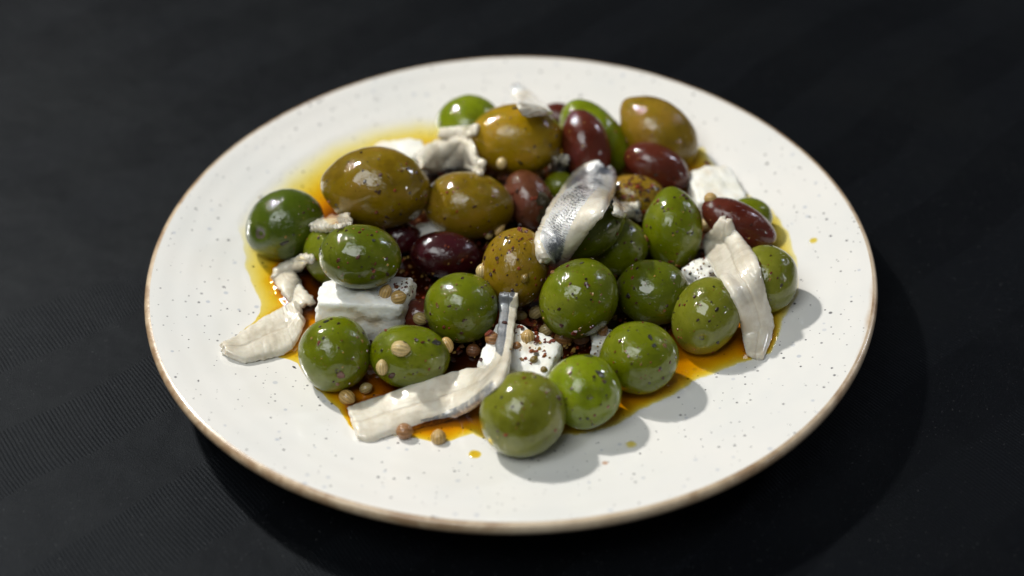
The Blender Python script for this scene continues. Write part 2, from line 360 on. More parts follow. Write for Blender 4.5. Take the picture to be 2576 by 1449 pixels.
def make_olive(rec, k):
    name, u, v, a, b, ang, z, colr, ptn, pts_, scar, label = rec
    c = P(u, v, z); t = (c - CO).dot(FW)
    A = a * 1.04 / FPX * t; B = b * 1.045 / FPX * t
    an = math.radians(ang); ax = (RT * math.cos(an) + UP * math.sin(an)).normalized()
    y = FW.cross(ax).normalized(); zz = ax.cross(y).normalized()
    Mx = Matrix((ax, y, zz)).transposed().to_4x4(); Mx.translation = c
    sdir = None
    if scar:
        d = ray(*scar); oc = Mx.inverted() @ CO; dl = Mx.inverted().to_3x3() @ d
        s3 = Vector((1 / A, 1 / B, 1 / B)); o_ = Vector([oc[i] * s3[i] for i in range(3)]); d_ = Vector([dl[i] * s3[i] for i in range(3)])
        qa = d_.dot(d_); qb = 2 * o_.dot(d_); qc = o_.dot(o_) - 1; disc = max(qb * qb - 4 * qa * qc, 0)
        sdir = (o_ + d_ * ((-qb - math.sqrt(disc)) / (2 * qa))).normalized()
    V = []; F = []; NU, NV = 44, 64
    def pt(w):
        lx = w.x
        e = max(0, lx * (ptn if ptn else 1))
        rr = 1.0 - pts_ * 0.9 * e ** 3 * (1 - e ** 14)
        x = w.x * (1 + (pts_ * .35 * e ** 10))
        lump = 1 + .034 * noise.noise(w * 1.3 + Vector((k * 5.1, 0, 0))) + .009 * noise.noise(w * 4 + Vector((0, k * 3.7, 0)))
        if sdir:
            q = w.angle(sdir); dep = .10 if q < 3 else 0
            lump += -.085 * math.exp(-(q / .17) ** 2) + .018 * math.exp(-((q - .30) / .10) ** 2)
        return Vector((x * A * lump, w.y * B * rr * lump, w.z * B * rr * lump))
    for i in range(NU + 1):
        ph = math.pi * i / NU
        for j in range(NV):
            th = 2 * math.pi * j / NV
            V.append(pt(Vector((math.cos(ph), math.sin(ph) * math.cos(th), math.sin(ph) * math.sin(th)))))
    for i in range(NU):
        for j in range(NV):
            p = i * NV + j; q = i * NV + (j + 1) % NV
            F.append((p, p + NV, q + NV, q))
    if scar or name == 'K5':
        root = bpy.data.objects.new('olive', None); COL.objects.link(root); root.matrix_world = Mx
        body = mesh('olive_flesh', V, F, M['olive'], None, obst=False); body.parent = root
        solid(body.data, Mx, name)
        body.color = (*colr, 1)
    else:
        root = mesh('olive', V, F, M['olive'], obst=False); root.matrix_world = Mx; solid(root.data, Mx, name)
        root.color = (*colr, 1)
    if scar:
        big = .17 if name == 'G1' else .085
        sv = []; sf = []; t1 = sdir.orthogonal().normalized(); t2 = sdir.cross(t1)
        sv.append(pt(sdir) * 1.006 - sdir * .0003)
        for rI, fr in ((1, .5), (2, 1.0)):
            for j in range(14):
                th = 2 * math.pi * j / 14; q = big * fr * (1 + .25 * noise.noise(Vector((math.cos(th), math.sin(th), k))))
                w = (sdir + (t1 * math.cos(th) + t2 * math.sin(th)) * q).normalized()
                sv.append(pt(w) * (1.006 if fr < 1 else 1.002))
        for j in range(14):
            sf.append((0, 1 + j, 1 + (j + 1) % 14)); sf.append((1 + j, 15 + j, 15 + (j + 1) % 14, 1 + (j + 1) % 14))
        so = mesh('stem_scar', sv, sf, M['scar'], None, obst=False); so.parent = root
    if name == 'K5':                        # torn skin flaps at the lower right end
        for q in range(9):
            w0 = Vector((.45 + .45 * random.random(), -.15 + .5 * random.random(), -.9)).normalized()
            inv = Mx.inverted()
        tv = []; tf = []
        for q in range(26):
            d = cast(1370 + random.uniform(-12, 16), 520 + random.uniform(-28, 45))
            if not d or d[2] != 'K5': continue
            p = Mx.inverted() @ d[0]; nn = (Mx.inverted().to_3x3() @ d[1]).normalized(); t1 = nn.orthogonal().normalized(); t2 = nn.cross(t1)
            b0 = len(tv); K = 7
            for j in range(K):
                th = 2 * math.pi * j / K; rr_ = .0017 * random.uniform(.5, 1.3)
                tv.append(p + t1 * math.cos(th) * rr_ + t2 * math.sin(th) * rr_ + nn * random.uniform(-.0001, .0011))
            tv.append(p + nn * .0004)
            for j in range(K): tf.append((b0 + j, b0 + (j + 1) % K, b0 + K))
        if tv:
            so = mesh('torn_end', tv, tf, M['scar'], None, False, obst=False); so.parent = root
    tag(root, label, 'olive', 'olives heaped on the plate')
    OLV[name] = dict(c=c, A=A, B=B, M=Mx, label=label, rec=rec)
for k, rec in enumerate(OL): make_olive(rec, k)

# ------------------------------------------------------------------ feta
def feta(name, corners, z, zb, label, amp=.0006, rnd=.08):
    T = [P(u, v, z) for u, v in corners]; c0 = sum(T, Vector()) / 4
    B = [Vector((p.x + (p.x - c0.x) * .03, p.y + (p.y - c0.y) * .03, zb * CM)) for p in T]
    n = 16; V = []; idx = {}; F = []
    def tri(a, b, c):
        tp = T[0] * (1 - a) * (1 - b) + T[1] * a * (1 - b) + T[2] * a * b + T[3] * (1 - a) * b
        bt = B[0] * (1 - a) * (1 - b) + B[1] * a * (1 - b) + B[2] * a * b + B[3] * (1 - a) * b
        return bt * (1 - c) + tp * c
    def vid(i, j, k):
        if (i, j, k) not in idx:
            p = [2 * i / n - 1, 2 * j / n - 1, 2 * k / n - 1]
            q = []
            for x in range(3):
                y_, z_ = p[(x + 1) % 3], p[(x + 2) % 3]
                q.append(p[x] * (1 - rnd * .5 * (y_ ** 8 + z_ ** 8)))
            w = tri((q[0] + 1) / 2, (q[1] + 1) / 2, (q[2] + 1) / 2)
            d = w - (c0 - Vector((0, 0, .006))); d.normalize()
            w = w + d * amp * (noise.noise(w * 260) * 1.4 + noise.noise(w * 700) * .8 + noise.noise(w * 90) * .9)
            idx[(i, j, k)] = len(V); V.append(w)
        return idx[(i, j, k)]
    for a in range(n):
        for b in range(n):
            for s_ in (0, n):
                for f in ([vid(a, b, s_), vid(a + 1, b, s_), vid(a + 1, b + 1, s_), vid(a, b + 1, s_)],
                          [vid(a, s_, b), vid(a + 1, s_, b), vid(a + 1, s_, b + 1), vid(a, s_, b + 1)],
                          [vid(s_, a, b), vid(s_, a + 1, b), vid(s_, a + 1, b + 1), vid(s_, a, b + 1)]):
                    F.append(f)
    me = bpy.data.meshes.new('feta_block'); me.from_pydata([tuple(p) for p in V], [], F)
    bm = bmesh.new(); bm.from_mesh(me); bmesh.ops.recalc_face_normals(bm, faces=bm.faces); bm.to_mesh(me); bm.free()
    me.polygons.foreach_set('use_smooth', [True] * len(me.polygons)); me.materials.append(M['feta'])
    o = bpy.data.objects.new('feta_block', me); COL.objects.link(o); solid(me, Matrix(), name)
    tag(o, label, 'cheese', 'feta pieces among the olives'); return o
feta('F1', [(813, 702), (1042, 692), (1005, 772), (788, 762)], 2.45, .92, 'largest white feta block, under a green olive at the left of the heap', amp=.0009)
feta('F2', [(1262, 795), (1418, 858), (1370, 952), (1196, 905)], 2.0, .92, 'feta block dusted with chili below the centre, behind the long anchovy')
feta('F3', [(1735, 424), (1838, 410), (1882, 500), (1750, 512)], 1.75, .92, 'bright blurred feta piece at the right back edge of the heap')
feta('F4', [(945, 352), (1060, 345), (1085, 395), (925, 395)], 1.7, .92, 'blurred feta piece at the back left behind the largest amber olive')
feta('F5', [(1712, 668), (1780, 640), (1815, 668), (1770, 706)], 1.75, .92, 'pinkish spiced feta piece in the gap left of the right hand anchovy')
feta('F6', [(1490, 822), (1560, 832), (1550, 872), (1488, 866)], 1.5, .92, 'small feta crumb deep in the shade right of the spiced block')
feta('F7', [(1045, 560), (1110, 555), (1110, 600), (1045, 600)], 1.5, .92, 'feta piece almost hidden in the dark gap beneath the amber olives')

# ------------------------------------------------------------------ anchovies
def spline(pts, n):
    m_ = len(pts); out = []
    for k in range(n + 1):
        t = k / n * (m_ - 1); i = min(int(t), m_ - 2); f = t - i
        p0 = pts[max(i - 1, 0)]; p1 = pts[i]; p2 = pts[i + 1]; p3 = pts[min(i + 2, m_ - 1)]
        out.append(tuple(.5 * ((2 * p1[q]) + (-p0[q] + p2[q]) * f + (2 * p0[q] - 5 * p1[q] + 4 * p2[q] - p3[q]) * f * f + (-p0[q] + 3 * p1[q] - 3 * p2[q] + p3[q]) * f ** 3) for q in range(len(p1))))
    return out
def anchovy(name, L, R, label, th=.0024, skin=None, lift=.0016, n=70, m_=22, rag=3.0, smooth=36, crown=.0006, flat=.7, bias=None, seam=.14, obst=True):
    """L and R: the two edges; the fillet is laid over whatever lies beneath it."""
    el = spline(L, n); er = spline(R, n); sd = len(name) * 7.3 + el[0][0]
    G = []; T = []
    for i in range(n + 1):
        jl = rag * (noise.noise(Vector((i * .35, sd, 0))) + .6 * noise.noise(Vector((i * 1.1, sd, 4)))); jr = rag * (noise.noise(Vector((i * .35, sd, 9))) + .6 * noise.noise(Vector((i * 1.1, sd, 14))))
        row = []; tr = []
        for j in range(m_ + 1):
            f = j / m_
            u = el[i][0] * (1 - f) + er[i][0] * f; v = el[i][1] * (1 - f) + er[i][1] * f
            dx = er[i][0] - el[i][0]; dy = er[i][1] - el[i][1]; dd = max(math.hypot(dx, dy), 1)
            e = -jl * (1 - f) ** 3 + jr * f ** 3
            # ragged cut ends
            en = 0
            if i == 0 or i == n: en = rag * 1.6 * noise.noise(Vector((j * .22, sd, 20 + i)))
            u += dx / dd * e; v += dy / dd * e + en
            h = cast(u, v); row.append((u, v)); tr.append(h[3] if h else .45)
        G.append(row); T.append(tr)
    hit = [r[:] for r in T]
    cur = [[x - lift / 1 for x in r] for r in T]
    lo = min(min(r) for r in hit)
    for it in range(smooth):
        new = [r[:] for r in cur]
        for i in range(n + 1):
            for j in range(m_ + 1):
                acc = 0; w = 0
                for di, dj in ((-2, 0), (-1, 0), (1, 0), (2, 0), (0, -1), (0, 1), (0, 0)):
                    a, b = i + di, j + dj
                    if 0 <= a <= n and 0 <= b <= m_: acc += cur[a][b]; w += 1
                new[i][j] = min(acc / w, hit[i][j] - lift)
        cur = new
    if flat:
        base = []
        for i in range(n + 1):
            k_ = m_ + 1; mx = m_ / 2; my = sum(cur[i]) / k_
            sl = sum((j - mx) * (cur[i][j] - my) for j in range(k_)) / sum((j - mx) ** 2 for j in range(k_))
            base.append([my, sl])
        for it in range(10):
            base = [[(base[max(i - 1, 0)][q] + base[i][q] + base[min(i + 1, n)][q]) / 3 for q in (0, 1)] for i in range(n + 1)]
        off = []
        for i in range(n + 1):
            off.append(max(0, max(base[i][0] + base[i][1] * (j - m_ / 2) - (hit[i][j] - lift * .7) for j in range(2, m_ - 1))) * .8)
        off = [max(off[max(0, i - 5):i + 6]) for i in range(n + 1)]
        for it in range(50): off = [(off[max(i - 1, 0)] + off[i] + off[min(i + 1, n)]) / 3 for i in range(n + 1)]
        for i in range(n + 1):
            for j in range(m_ + 1):
                fl_ = base[i][0] + base[i][1] * (j - m_ / 2) - off[i]
                cur[i][j] = cur[i][j] * (1 - flat) + fl_ * flat + crown * ((2 * j / m_ - 1) ** 2 - .3)
    if bias:
        for i in range(n + 1):
            for j in range(m_ + 1): cur[i][j] -= bias(i / n, j / m_)
    mid = [[CO + ray(*G[i][j]) * cur[i][j] for j in range(m_ + 1)] for i in range(n + 1)]
    V = []; F = []; al = []; ac = []; sk = []
    for side in (1, -1):
        for i in range(n + 1):
            for j in range(m_ + 1):
                a = mid[min(i + 1, n)][j] - mid[max(i - 1, 0)][j]; b = mid[i][min(j + 1, m_)] - mid[i][max(j - 1, 0)]
                nn = a.cross(b)
                if nn.length < 1e-12: nn = -FW.copy()
                nn.normalize()
                if nn.dot(FW) > 0: nn = -nn
                f = j / m_; g = i / n
                prof = (1 - abs(2 * f - 1) ** 4) ** .5 * (1 - abs(2 * g - 1) ** 40) ** .5
                wd = math.hypot(el[i][0] - er[i][0], el[i][1] - er[i][1]); wd = min(1, (wd / 85) ** 2)
                lump = 1 + .30 * noise.noise(Vector((g * 5, f * 2.5, sd))) + wd * .22 * noise.noise(Vector((g * 8, f * 9, sd))) * .5 + wd * .08 * noise.noise(Vector((g * 30, f * 14, sd)))
                groove = math.exp(-((f - .52 - .05 * math.sin(g * 7)) / .035) ** 2) * seam * wd
                hh = th * .5 * prof * (lump - (groove if side > 0 else 0))
                V.append(mid[i][j] + nn * (hh * side + .00002 * side))
                al.append(g); ac.append(f); sk.append(skin(g, f) if skin else 0.0)
    s_ = (n + 1) * (m_ + 1)
    for i in range(n):
        for j in range(m_):
            a = i * (m_ + 1) + j; F.append((a, a + 1, a + m_ + 2, a + m_ + 1)); b = a + s_; F.append((b, b + m_ + 1, b + m_ + 2, b + 1))
    for i in range(n):
        for j in (0, m_):
            a = i * (m_ + 1) + j; q = (a, a + m_ + 1, a + m_ + 1 + s_, a + s_); F.append(q if j == 0 else q[::-1])
    for j in range(m_):
        for i in (0, n):
            a = i * (m_ + 1) + j; q = (a, a + s_, a + 1 + s_, a + 1); F.append(q if i == 0 else q[::-1])
    me = bpy.data.meshes.new('anchovy_fillet'); me.from_pydata([tuple(p) for p in V], [], F)
    for k, vals in (('along', al), ('across', ac), ('skin', sk)):
        at = me.attributes.new(k, 'FLOAT', 'POINT'); at.data.foreach_set('value', vals)
    bm = bmesh.new(); bm.from_mesh(me); bmesh.ops.recalc_face_normals(bm, faces=bm.faces); bm.to_mesh(me); bm.free()
    me.polygons.foreach_set('use_smooth', [True] * len(me.polygons)); me.materials.append(M['anchovy'])
    o = bpy.data.objects.new('anchovy_fillet', me); COL.objects.link(o)
    if obst: solid(me, Matrix(), name)
    o.color = (0 if name == 'A3' else 1, 1, 1, 1)
    tag(o, label, 'fish', 'marinated anchovies on the olives'); return o
bump_ = lambda c, w: (lambda x: math.exp(-((x - c) / w) ** 2))
sil = lambda lo, hi, e=.12: (lambda g, f: max(0, min(1, (f - lo) / e)) * max(0, min(1, (hi - f) / e)))
# back ones first
anchovy('A8', [(1283, 225), (1292, 250), (1315, 290)], [(1297, 207), (1345, 240), (1392, 285)], 'blurred silver grey anchovy tail sticking up at the very back', skin=lambda g, f: 1.0 if g < .35 else .35, th=.002, bias=lambda g, f: .012)
anchovy('A10', [(1106, 322), (1150, 318), (1205, 312)], [(1104, 346), (1150, 350), (1200, 340)], 'brownish anchovy scrap across the blurred green olive at the back left', th=.002)
anchovy('A11', [(1395, 398), (1410, 385), (1425, 395)], [(1385, 425), (1408, 432), (1425, 425)], 'small pale anchovy scrap left of the foot of the upright red olive', th=.003, skin=lambda g, f: .6 if f > .6 else 0)
anchovy('A9', [(1538, 498), (1565, 512), (1606, 505)], [(1545, 535), (1575, 548), (1612, 556)], 'short white and silver anchovy strip right of the big silver one', skin=lambda g, f: 1 if .3 < f < .55 else 0, th=.003)
anchovy('A5', [(1042, 388), (1085, 362), (1140, 346), (1182, 350), (1200, 392), (1218, 408)], [(1060, 425), (1090, 436), (1130, 430), (1165, 425), (1180, 432), (1216, 440)],
        'crumpled white anchovy folded over between two amber olives', th=.0030, rag=5, bias=lambda g, f: .0035 * abs(math.sin(g * 5 + f * 2.2)) * math.sin(math.pi * f) + .003 * bump_(.78, .09)(g - .15 * f), skin=lambda g, f: .3 if (.35 < f < .75 and g < .5) else 0)
anchovy('A6', [(783, 572), (820, 550), (880, 540)], [(790, 580), (830, 578), (884, 566)], 'narrow white anchovy tip poking out under the largest amber olive', th=.003, rag=2)
anchovy('A7', [(760, 640), (720, 660), (684, 690), (705, 735), (745, 775)], [(795, 650), (768, 668), (745, 690), (765, 725), (795, 765)], 'ragged translucent anchovy piece in the oil between the left olive and the feta', th=.0026, rag=7, bias=lambda g, f: .003 * abs(math.sin(g * 10 + f * 3)))
anchovy('A4', [(556, 872), (590, 848), (655, 805), (710, 772), (745, 755)], [(563, 893), (617, 911), (672, 902), (735, 882), (768, 815)], 'flat white anchovy fillet lying at the left edge of the oil', th=.0034, lift=.0017, rag=3, flat=.8, crown=.0006)
anchovy('A3', [(872, 1030), (895, 1018), (960, 997), (1030, 970), (1105, 945), (1165, 930), (1225, 922), (1250, 895), (1253, 850), (1255, 800), (1254, 768), (1258, 733)],
        [(900, 1103), (935, 1113), (975, 1098), (1030, 1085), (1100, 1066), (1160, 1045), (1215, 1005), (1275, 945), (1288, 880), (1297, 815), (1302, 775), (1304, 738)],
        'long anchovy fillet in front with its silver tail turned up against an olive', th=.0034, lift=.0017, n=110, rag=3, flat=.95, smooth=60, crown=.0005,
        skin=lambda g, f: (.8 if (g > .66 and f < .55 + .5 * max(0, g - .93) * 8) else 0) if g > .60 else (.55 if (f > .86 and .3 < g < .6) else 0))
anchovy('A2', [(1822, 551), (1795, 572), (1768, 600), (1772, 640), (1800, 690), (1835, 740), (1858, 800), (1868, 850), (1882, 898)],
        [(1832, 552), (1850, 578), (1872, 602), (1903, 645), (1918, 700), (1934, 760), (1944, 810), (1938, 862), (1918, 906)],
        'straight white anchovy fillet leaning on the olives at the right', th=.0034, lift=.0017, n=90, rag=3, smooth=40, flat=.85, crown=.0012)
anchovy('A1', [(1508, 414), (1472, 417), (1440, 438), (1410, 478), (1378, 528), (1360, 570), (1345, 598), (1348, 630), (1365, 655)],
        [(1530, 424), (1549, 450), (1547, 486), (1526, 526), (1494, 570), (1467, 606), (1442, 636), (1423, 657), (1398, 674)],
        'anchovy with shining silver skin draped over the dark green olive', th=.0040, lift=.0022, n=90, rag=3.5, smooth=50, seam=0, flat=1, crown=.0046,
        skin=lambda g, f: max(0, min(1, (f - .10) / .12)) * max(0, min(1, ((.72 if g > .3 else .95) - f) / .10)))

# ------------------------------------------------------------------ oil pool
poly = [(1995, 605), (2012, 690), (2008, 760), (1968, 815), (1956, 872), (1935, 905), (1860, 925), (1760, 955), (1690, 998), (1610, 1035), (1550, 1075), (1490, 1092), (1420, 1098), (1330, 1150),
        (1240, 1120), (1190, 1092), (1135, 1118), (1085, 1122), (1010, 1108), (965, 1108), (925, 1124), (888, 1100), (845, 1040), (790, 985), (745, 925), (700, 912), (620, 920), (548, 895), (590, 850), (585, 780), (566, 700), (585, 600),
        (640, 520), (720, 445), (820, 380), (930, 335), (1040, 312), (1200, 300), (1400, 330), (1560, 360), (1700, 385), (1770, 392), (1790, 420), (1860, 480), (1950, 540)]
PW = [P(u, v, .95) for u, v in poly]; PX = [(p.x, p.y) for p in PW]
def edge_d(x, y):
    ins = False; best = 9; n = len(PX)
    for i in range(n):
        x1, y1 = PX[i]; x2, y2 = PX[(i + 1) % n]
        if (y1 > y) != (y2 > y) and x < (x2 - x1) * (y - y1) / (y2 - y1) + x1: ins = not ins
        dx, dy = x2 - x1, y2 - y1; t = max(0, min(1, ((x - x1) * dx + (y - y1) * dy) / (dx * dx + dy * dy)))
        d = math.hypot(x - x1 - t * dx, y - y1 - t * dy)
        if d < best: best = d
    return best if ins else -best
LOWP = []
for o_ in COL.objects:
    if o_.name.startswith('anchovy'):
        for v_ in o_.data.vertices:
            if v_.co.z < .0125: LOWP.append(v_.co)
from mathutils.kdtree import KDTree
KD = KDTree(max(1, len(LOWP)))
for i_, p_ in enumerate(LOWP): KD.insert((p_.x, p_.y, 0), i_)
KD.balance()
ctc = []                                    # where things dip into the oil
for nme, q in OLV.items():
    rz = q['B']; zc = q['c'].z - .0098
    if zc < rz * 1.15: ctc.append((q['c'].x, q['c'].y, math.sqrt(max(rz * rz - zc * zc, (rz * .35) ** 2))))
step = .00055; x0, x1, y0, y1 = -.088, .096, -.092, .086
nx = int((x1 - x0) / step); ny = int((y1 - y0) / step); V = []; F = []; idx = {}; film = []
for j in range(ny + 1):
    for i in range(nx + 1):
        x = x0 + i * step; y = y0 + j * step
        rad = math.hypot(x, y)
        if rad > .097: continue
        d = edge_d(x, y) + .0007 * noise.noise(Vector((x * 240, y * 240, 0)))
        if d < -step * .5: continue
        left = max(0, min(1, (-x - .030) / .030)) ; back = max(0, min(1, (y - .02) / .03)) * max(0, min(1, (.05 - x) / .05))
        wide = max(left * max(0, min(1, (y + .042) / .02)), back)
        rgt = max(0, min(1, (x - .055) / .02)) * max(0, min(1, (y + .03) / .02))
        w = .0030 + .0180 * wide + .006 * rgt
        th = .0014 * (1 - .45 * rgt) * (1 - math.exp(-(max(d, 0) / w) ** (1.0 + .9 * wide)))
        men = 0
        for cx, cy, cr in ctc:
            dc = math.hypot(x - cx, y - cy) - cr
            if -.002 < dc < .008: men = max(men, .0017 * math.exp(-max(dc, 0) / .0017))
            elif dc <= -.002: men = max(men, .0017)
        kd_ = KD.find((x, y, 0))[2]
        if kd_ is not None and kd_ < .006: men = max(men, .0010 * math.exp(-kd_ / .0012))
        th = th * (1 + .12 * noise.noise(Vector((x * 70, y * 70, 3)))) + men * min(1, max(d, 0) / .002)
        idx[(i, j)] = len(V); film.append(th * 1000 * (1 + 1.15 * max(0, min(1, (d - .012) / .016))))  # film exceeds real depth inside the heap, painting its shaded gaps darker
        V.append((x, y, plate_z(rad) + .00004 * math.sin(2 * math.atan2(y, x)) + th + .00005))
for (i, j), a in idx.items():
    b, c_, d_ = idx.get((i + 1, j)), idx.get((i + 1, j + 1)), idx.get((i, j + 1))
    if None not in (b, c_, d_): F.append((a, b, c_, d_))
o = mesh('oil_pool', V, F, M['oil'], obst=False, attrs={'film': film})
tag(o, 'glossy orange oil pooled on the plate under the olives', 'oil')
def drop(u, v, rcm, label, core=None, th=.0006):
    c = P(u, v, .95); r = rcm * CM; V = []; F = []; fl = []; K = 20; R_ = 6
    for q in range(R_ + 1):
        f = q / R_; h = th * (1 - f * f)
        for j in range(K):
            a = 2 * math.pi * j / K; rr = r * f * (1 + .15 * noise.noise(Vector((math.cos(a), math.sin(a), u))))
            x = c.x + rr * math.cos(a); y = c.y + rr * math.sin(a)
            V.append((x, y, plate_z(math.hypot(x, y)) + h + .00008 + .0004 * (math.hypot(x, y) > .06) * 0)); fl.append(h * 1000)
    for q in range(R_):
        for j in range(K): a = q * K + j; b = q * K + (j + 1) % K; F.append((a, a + K, b + K, b))
    o = mesh('oil_drop', V, F, M['oil'], obst=False, attrs={'film': fl}); tag(o, label, 'oil drop', 'oil drops on the plate')
drop(1587, 1131, .16, 'tiny orange oil drop on bare plate right of the frontmost olive', th=.0003)
drop(1195, 1153, .22, 'orange oil drop on bare plate left of the frontmost olive', th=.0006)
drop(2040, 640, .15, 'small amber oil drop on the right of the plate, nearest the pale olive', th=.0004)
drop(2040, 528, .20, 'faint blurred amber oil drop on the right of the plate, farther back', th=.0002)
drop(1150, 1150, .25, 'faint pale oil smear beside the orange drop at front', th=.0002)
drop(1482, 1080, .12, 'small amber oil drop at the pool edge in front of the bright green olive', th=.0011)
solid(bpy.data.objects['oil_pool'].data, Matrix(), 'oil')

# ------------------------------------------------------------------ coriander seeds
def seed_mesh(seed, el):
    V = []; F = []; gr = []; NU, NV = 22, 48; R_ = random.Random(seed)
    for i in range(NU + 1):
        ph = math.pi * i / NU; s_, c_ = math.sin(ph), math.cos(ph)
        for j in range(NV):
            th = 2 * math.pi * j / NV; rid = abs(math.sin(th * 6 + .25 * math.sin(3 * ph + seed)))
            g = (1 - rid) ** 1.3 * s_ ** .5 if s_ > 0 else 0
            r = s_ * (1 - .09 * g); x = c_ * el * (1 + .12 * max(0, c_) ** 12)
            V.append((x, r * math.cos(th), r * math.sin(th))); gr.append(min(1, g))
    for i in range(NU):
        for j in range(NV):
            a = i * NV + j; b = i * NV + (j + 1) % NV; F.append((a, a + NV, b + NV, b))
    me = bpy.data.meshes.new('coriander_seed'); me.from_pydata(V, [], F)
    at = me.attributes.new('groove', 'FLOAT', 'POINT'); at.data.foreach_set('value', gr)
    me.polygons.foreach_set('use_smooth', [True] * len(me.polygons)); me.materials.append(M['seed']); return me
SM = [seed_mesh(1, 1.0), seed_mesh(2, 1.15), seed_mesh(3, 1.3), seed_mesh(4, 1.9)]
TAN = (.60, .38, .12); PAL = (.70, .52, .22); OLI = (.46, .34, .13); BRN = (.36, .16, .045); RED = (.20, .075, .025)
SEEDS = [
 (970, 735, 17, 1, 70, TAN, 'left one of the coriander seed pair on the right end of the large feta'), (1002, 749, 19, 0, 20, TAN, 'right coriander seed of the pair on the large feta, with a dark tip'),
 (1057, 802, 17, 1, -20, OLI, 'olive tan coriander seed resting on the small maroon olive'), (1007, 877, 21, 1, 0, PAL, 'large pale coriander seed on the face of a green olive, above a smaller one'),
 (961, 925, 16, 2, 85, PAL, 'pale coriander seed on the left side of a green olive, below a larger one'), (1125, 867, 16, 2, -60, TAN, 'upright tan coriander seed against the right side of the green olive with two seeds'),
 (1262, 411, 14, 1, 80, PAL, 'pale coriander seed below the golden amber olive'), (1360, 436, 13, 0, 0, TAN, 'small tan coriander seed in the dark hollow behind the brown olive'),
 (1257, 577, 13, 3, 55, TAN, 'elongated split coriander husk above the chili covered amber olive'), (1230, 592, 10, 1, 40, OLI, 'small broken coriander husk left of the elongated one'),
 (1212, 683, 16, 1, 85, PAL, 'pale coriander seed half hidden left of the centre amber olive'), (1775, 567, 17, 0, 30, PAL, 'golden coriander seed between the pointed green olive and the right hand anchovy'),
 (1787, 500, 16, 0, 0, TAN, 'blurred tan coriander seed behind the right hand red olive'), (1320, 701, 11, 1, 60, AB, 'amber coated seed stuck on the centre amber olive'),
 (1348, 787, 17, 1, 40, OLI, 'coriander seed at the upper edge of the spiced feta under the large green olive'), (1311, 795, 14, 0, 0, OLI, 'coriander seed just right of the upturned anchovy tail'),
 (1328, 848, 18, 0, 90, TAN, 'round tan coriander seed with a dark end standing on the spiced feta'), (1374, 831, 17, 1, 30, OLI, 'ridged coriander seed lying right of the one standing on the spiced feta'),
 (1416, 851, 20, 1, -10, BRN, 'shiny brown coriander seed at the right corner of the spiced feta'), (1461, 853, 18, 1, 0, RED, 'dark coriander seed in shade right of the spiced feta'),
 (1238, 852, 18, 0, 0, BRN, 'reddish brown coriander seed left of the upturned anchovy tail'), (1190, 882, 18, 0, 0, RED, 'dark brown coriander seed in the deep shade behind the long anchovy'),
 (873, 1000, 20, 1, -30, TAN, 'split coriander seed at the left end of the long anchovy'), (920, 977, 15, 1, 25, OLI, 'oily coriander seed behind the left end of the long anchovy'),
 (1017, 1085, 21, 0, 0, BRN, 'brown and purple coriander seed tucked under the front edge of the long anchovy'), (1103, 1101, 20, 0, 90, TAN, 'tan coriander seed standing alone in oil in front of the long anchovy'),
 (1516, 830, 14, 1, 70, BRN, 'brown coriander seed between the two front right green olives'), (1300, 870, 11, 0, 0, BRN, 'small brown seed beside the anchovy on the spiced feta'),
 (1343, 905, 10, 1, 50, AB, 'small amber seed low on the spiced feta'), (1368, 930, 9, 0, 0, AB, 'tiny amber seed at the front corner of the spiced feta'),
]
for k, (u, v, r, mi, ang, colr, lab) in enumerate(SEEDS):
    h = cast(u, v)
    if not h: continue
    R_ = r / FPX * h[3] * (.97 if mi else 1.0)
    if mi == 3: R_ *= .8
    c = h[0] + h[1] * R_ * .72
    # keep the picture position: slide along the sight line
    d = ray(u, v); t = (c - CO).dot(FW); c = CO + d * t
    a = math.radians(ang + random.uniform(-8, 8)); ax = (RT * math.cos(a) + UP * math.sin(a) - FW * random.uniform(-.2, .35)).normalized()
    y = FW.cross(ax).normalized(); zz = ax.cross(y)
    Mx = Matrix((ax, y, zz)).transposed().to_4x4() @ Matrix.Rotation(random.uniform(0, 6), 4, 'X')
    Mx = Matrix.Translation(c) @ Mx @ Matrix.Scale(R_, 4)
    o = bpy.data.objects.new('coriander_seed', SM[mi]); COL.objects.link(o); o.matrix_world = Mx; o.color = (*colr, 1)
    tag(o, lab, 'seed', 'coriander seeds scattered over the dish')
    solid(SM[mi], Mx, 'seed')

# ------------------------------------------------------------------ chili and pepper flakes
def flake_mesh(seed):
    R_ = random.Random(seed); K = R_.randint(6, 8); ring = []
    for j in range(K):
        a = 2 * math.pi * j / K; r = R_.uniform(.6, 1.1); ring.append((r * math.cos(a), r * math.sin(a) * R_.uniform(.6, 1), R_.uniform(-.15, .3)))
    V = ring + [(x * .8, y * .8, z + .28 + R_.uniform(0, .25)) for x, y, z in ring] + [(R_.uniform(-.2, .2), R_.uniform(-.2, .2), .42)]
    F = [(j, (j + 1) % K, (j + 1) % K + K, j + K) for j in range(K)] + [(j + K, (j + 1) % K + K, 2 * K) for j in range(K)] + [tuple(range(K))[::-1]]
    me = bpy.data.meshes.new('chili_flake'); me.from_pydata(V, [], F); me.materials.append(M['flake']); return me
FM = [flake_mesh(q) for q in range(9)]
BLK = (.012, .008, .007); MAR = (.075, .014, .010); CHI = (.26, .035, .010); OCH = (.30, .15, .03); PNK = (.30, .14, .10); GRY = (.09, .08, .05)
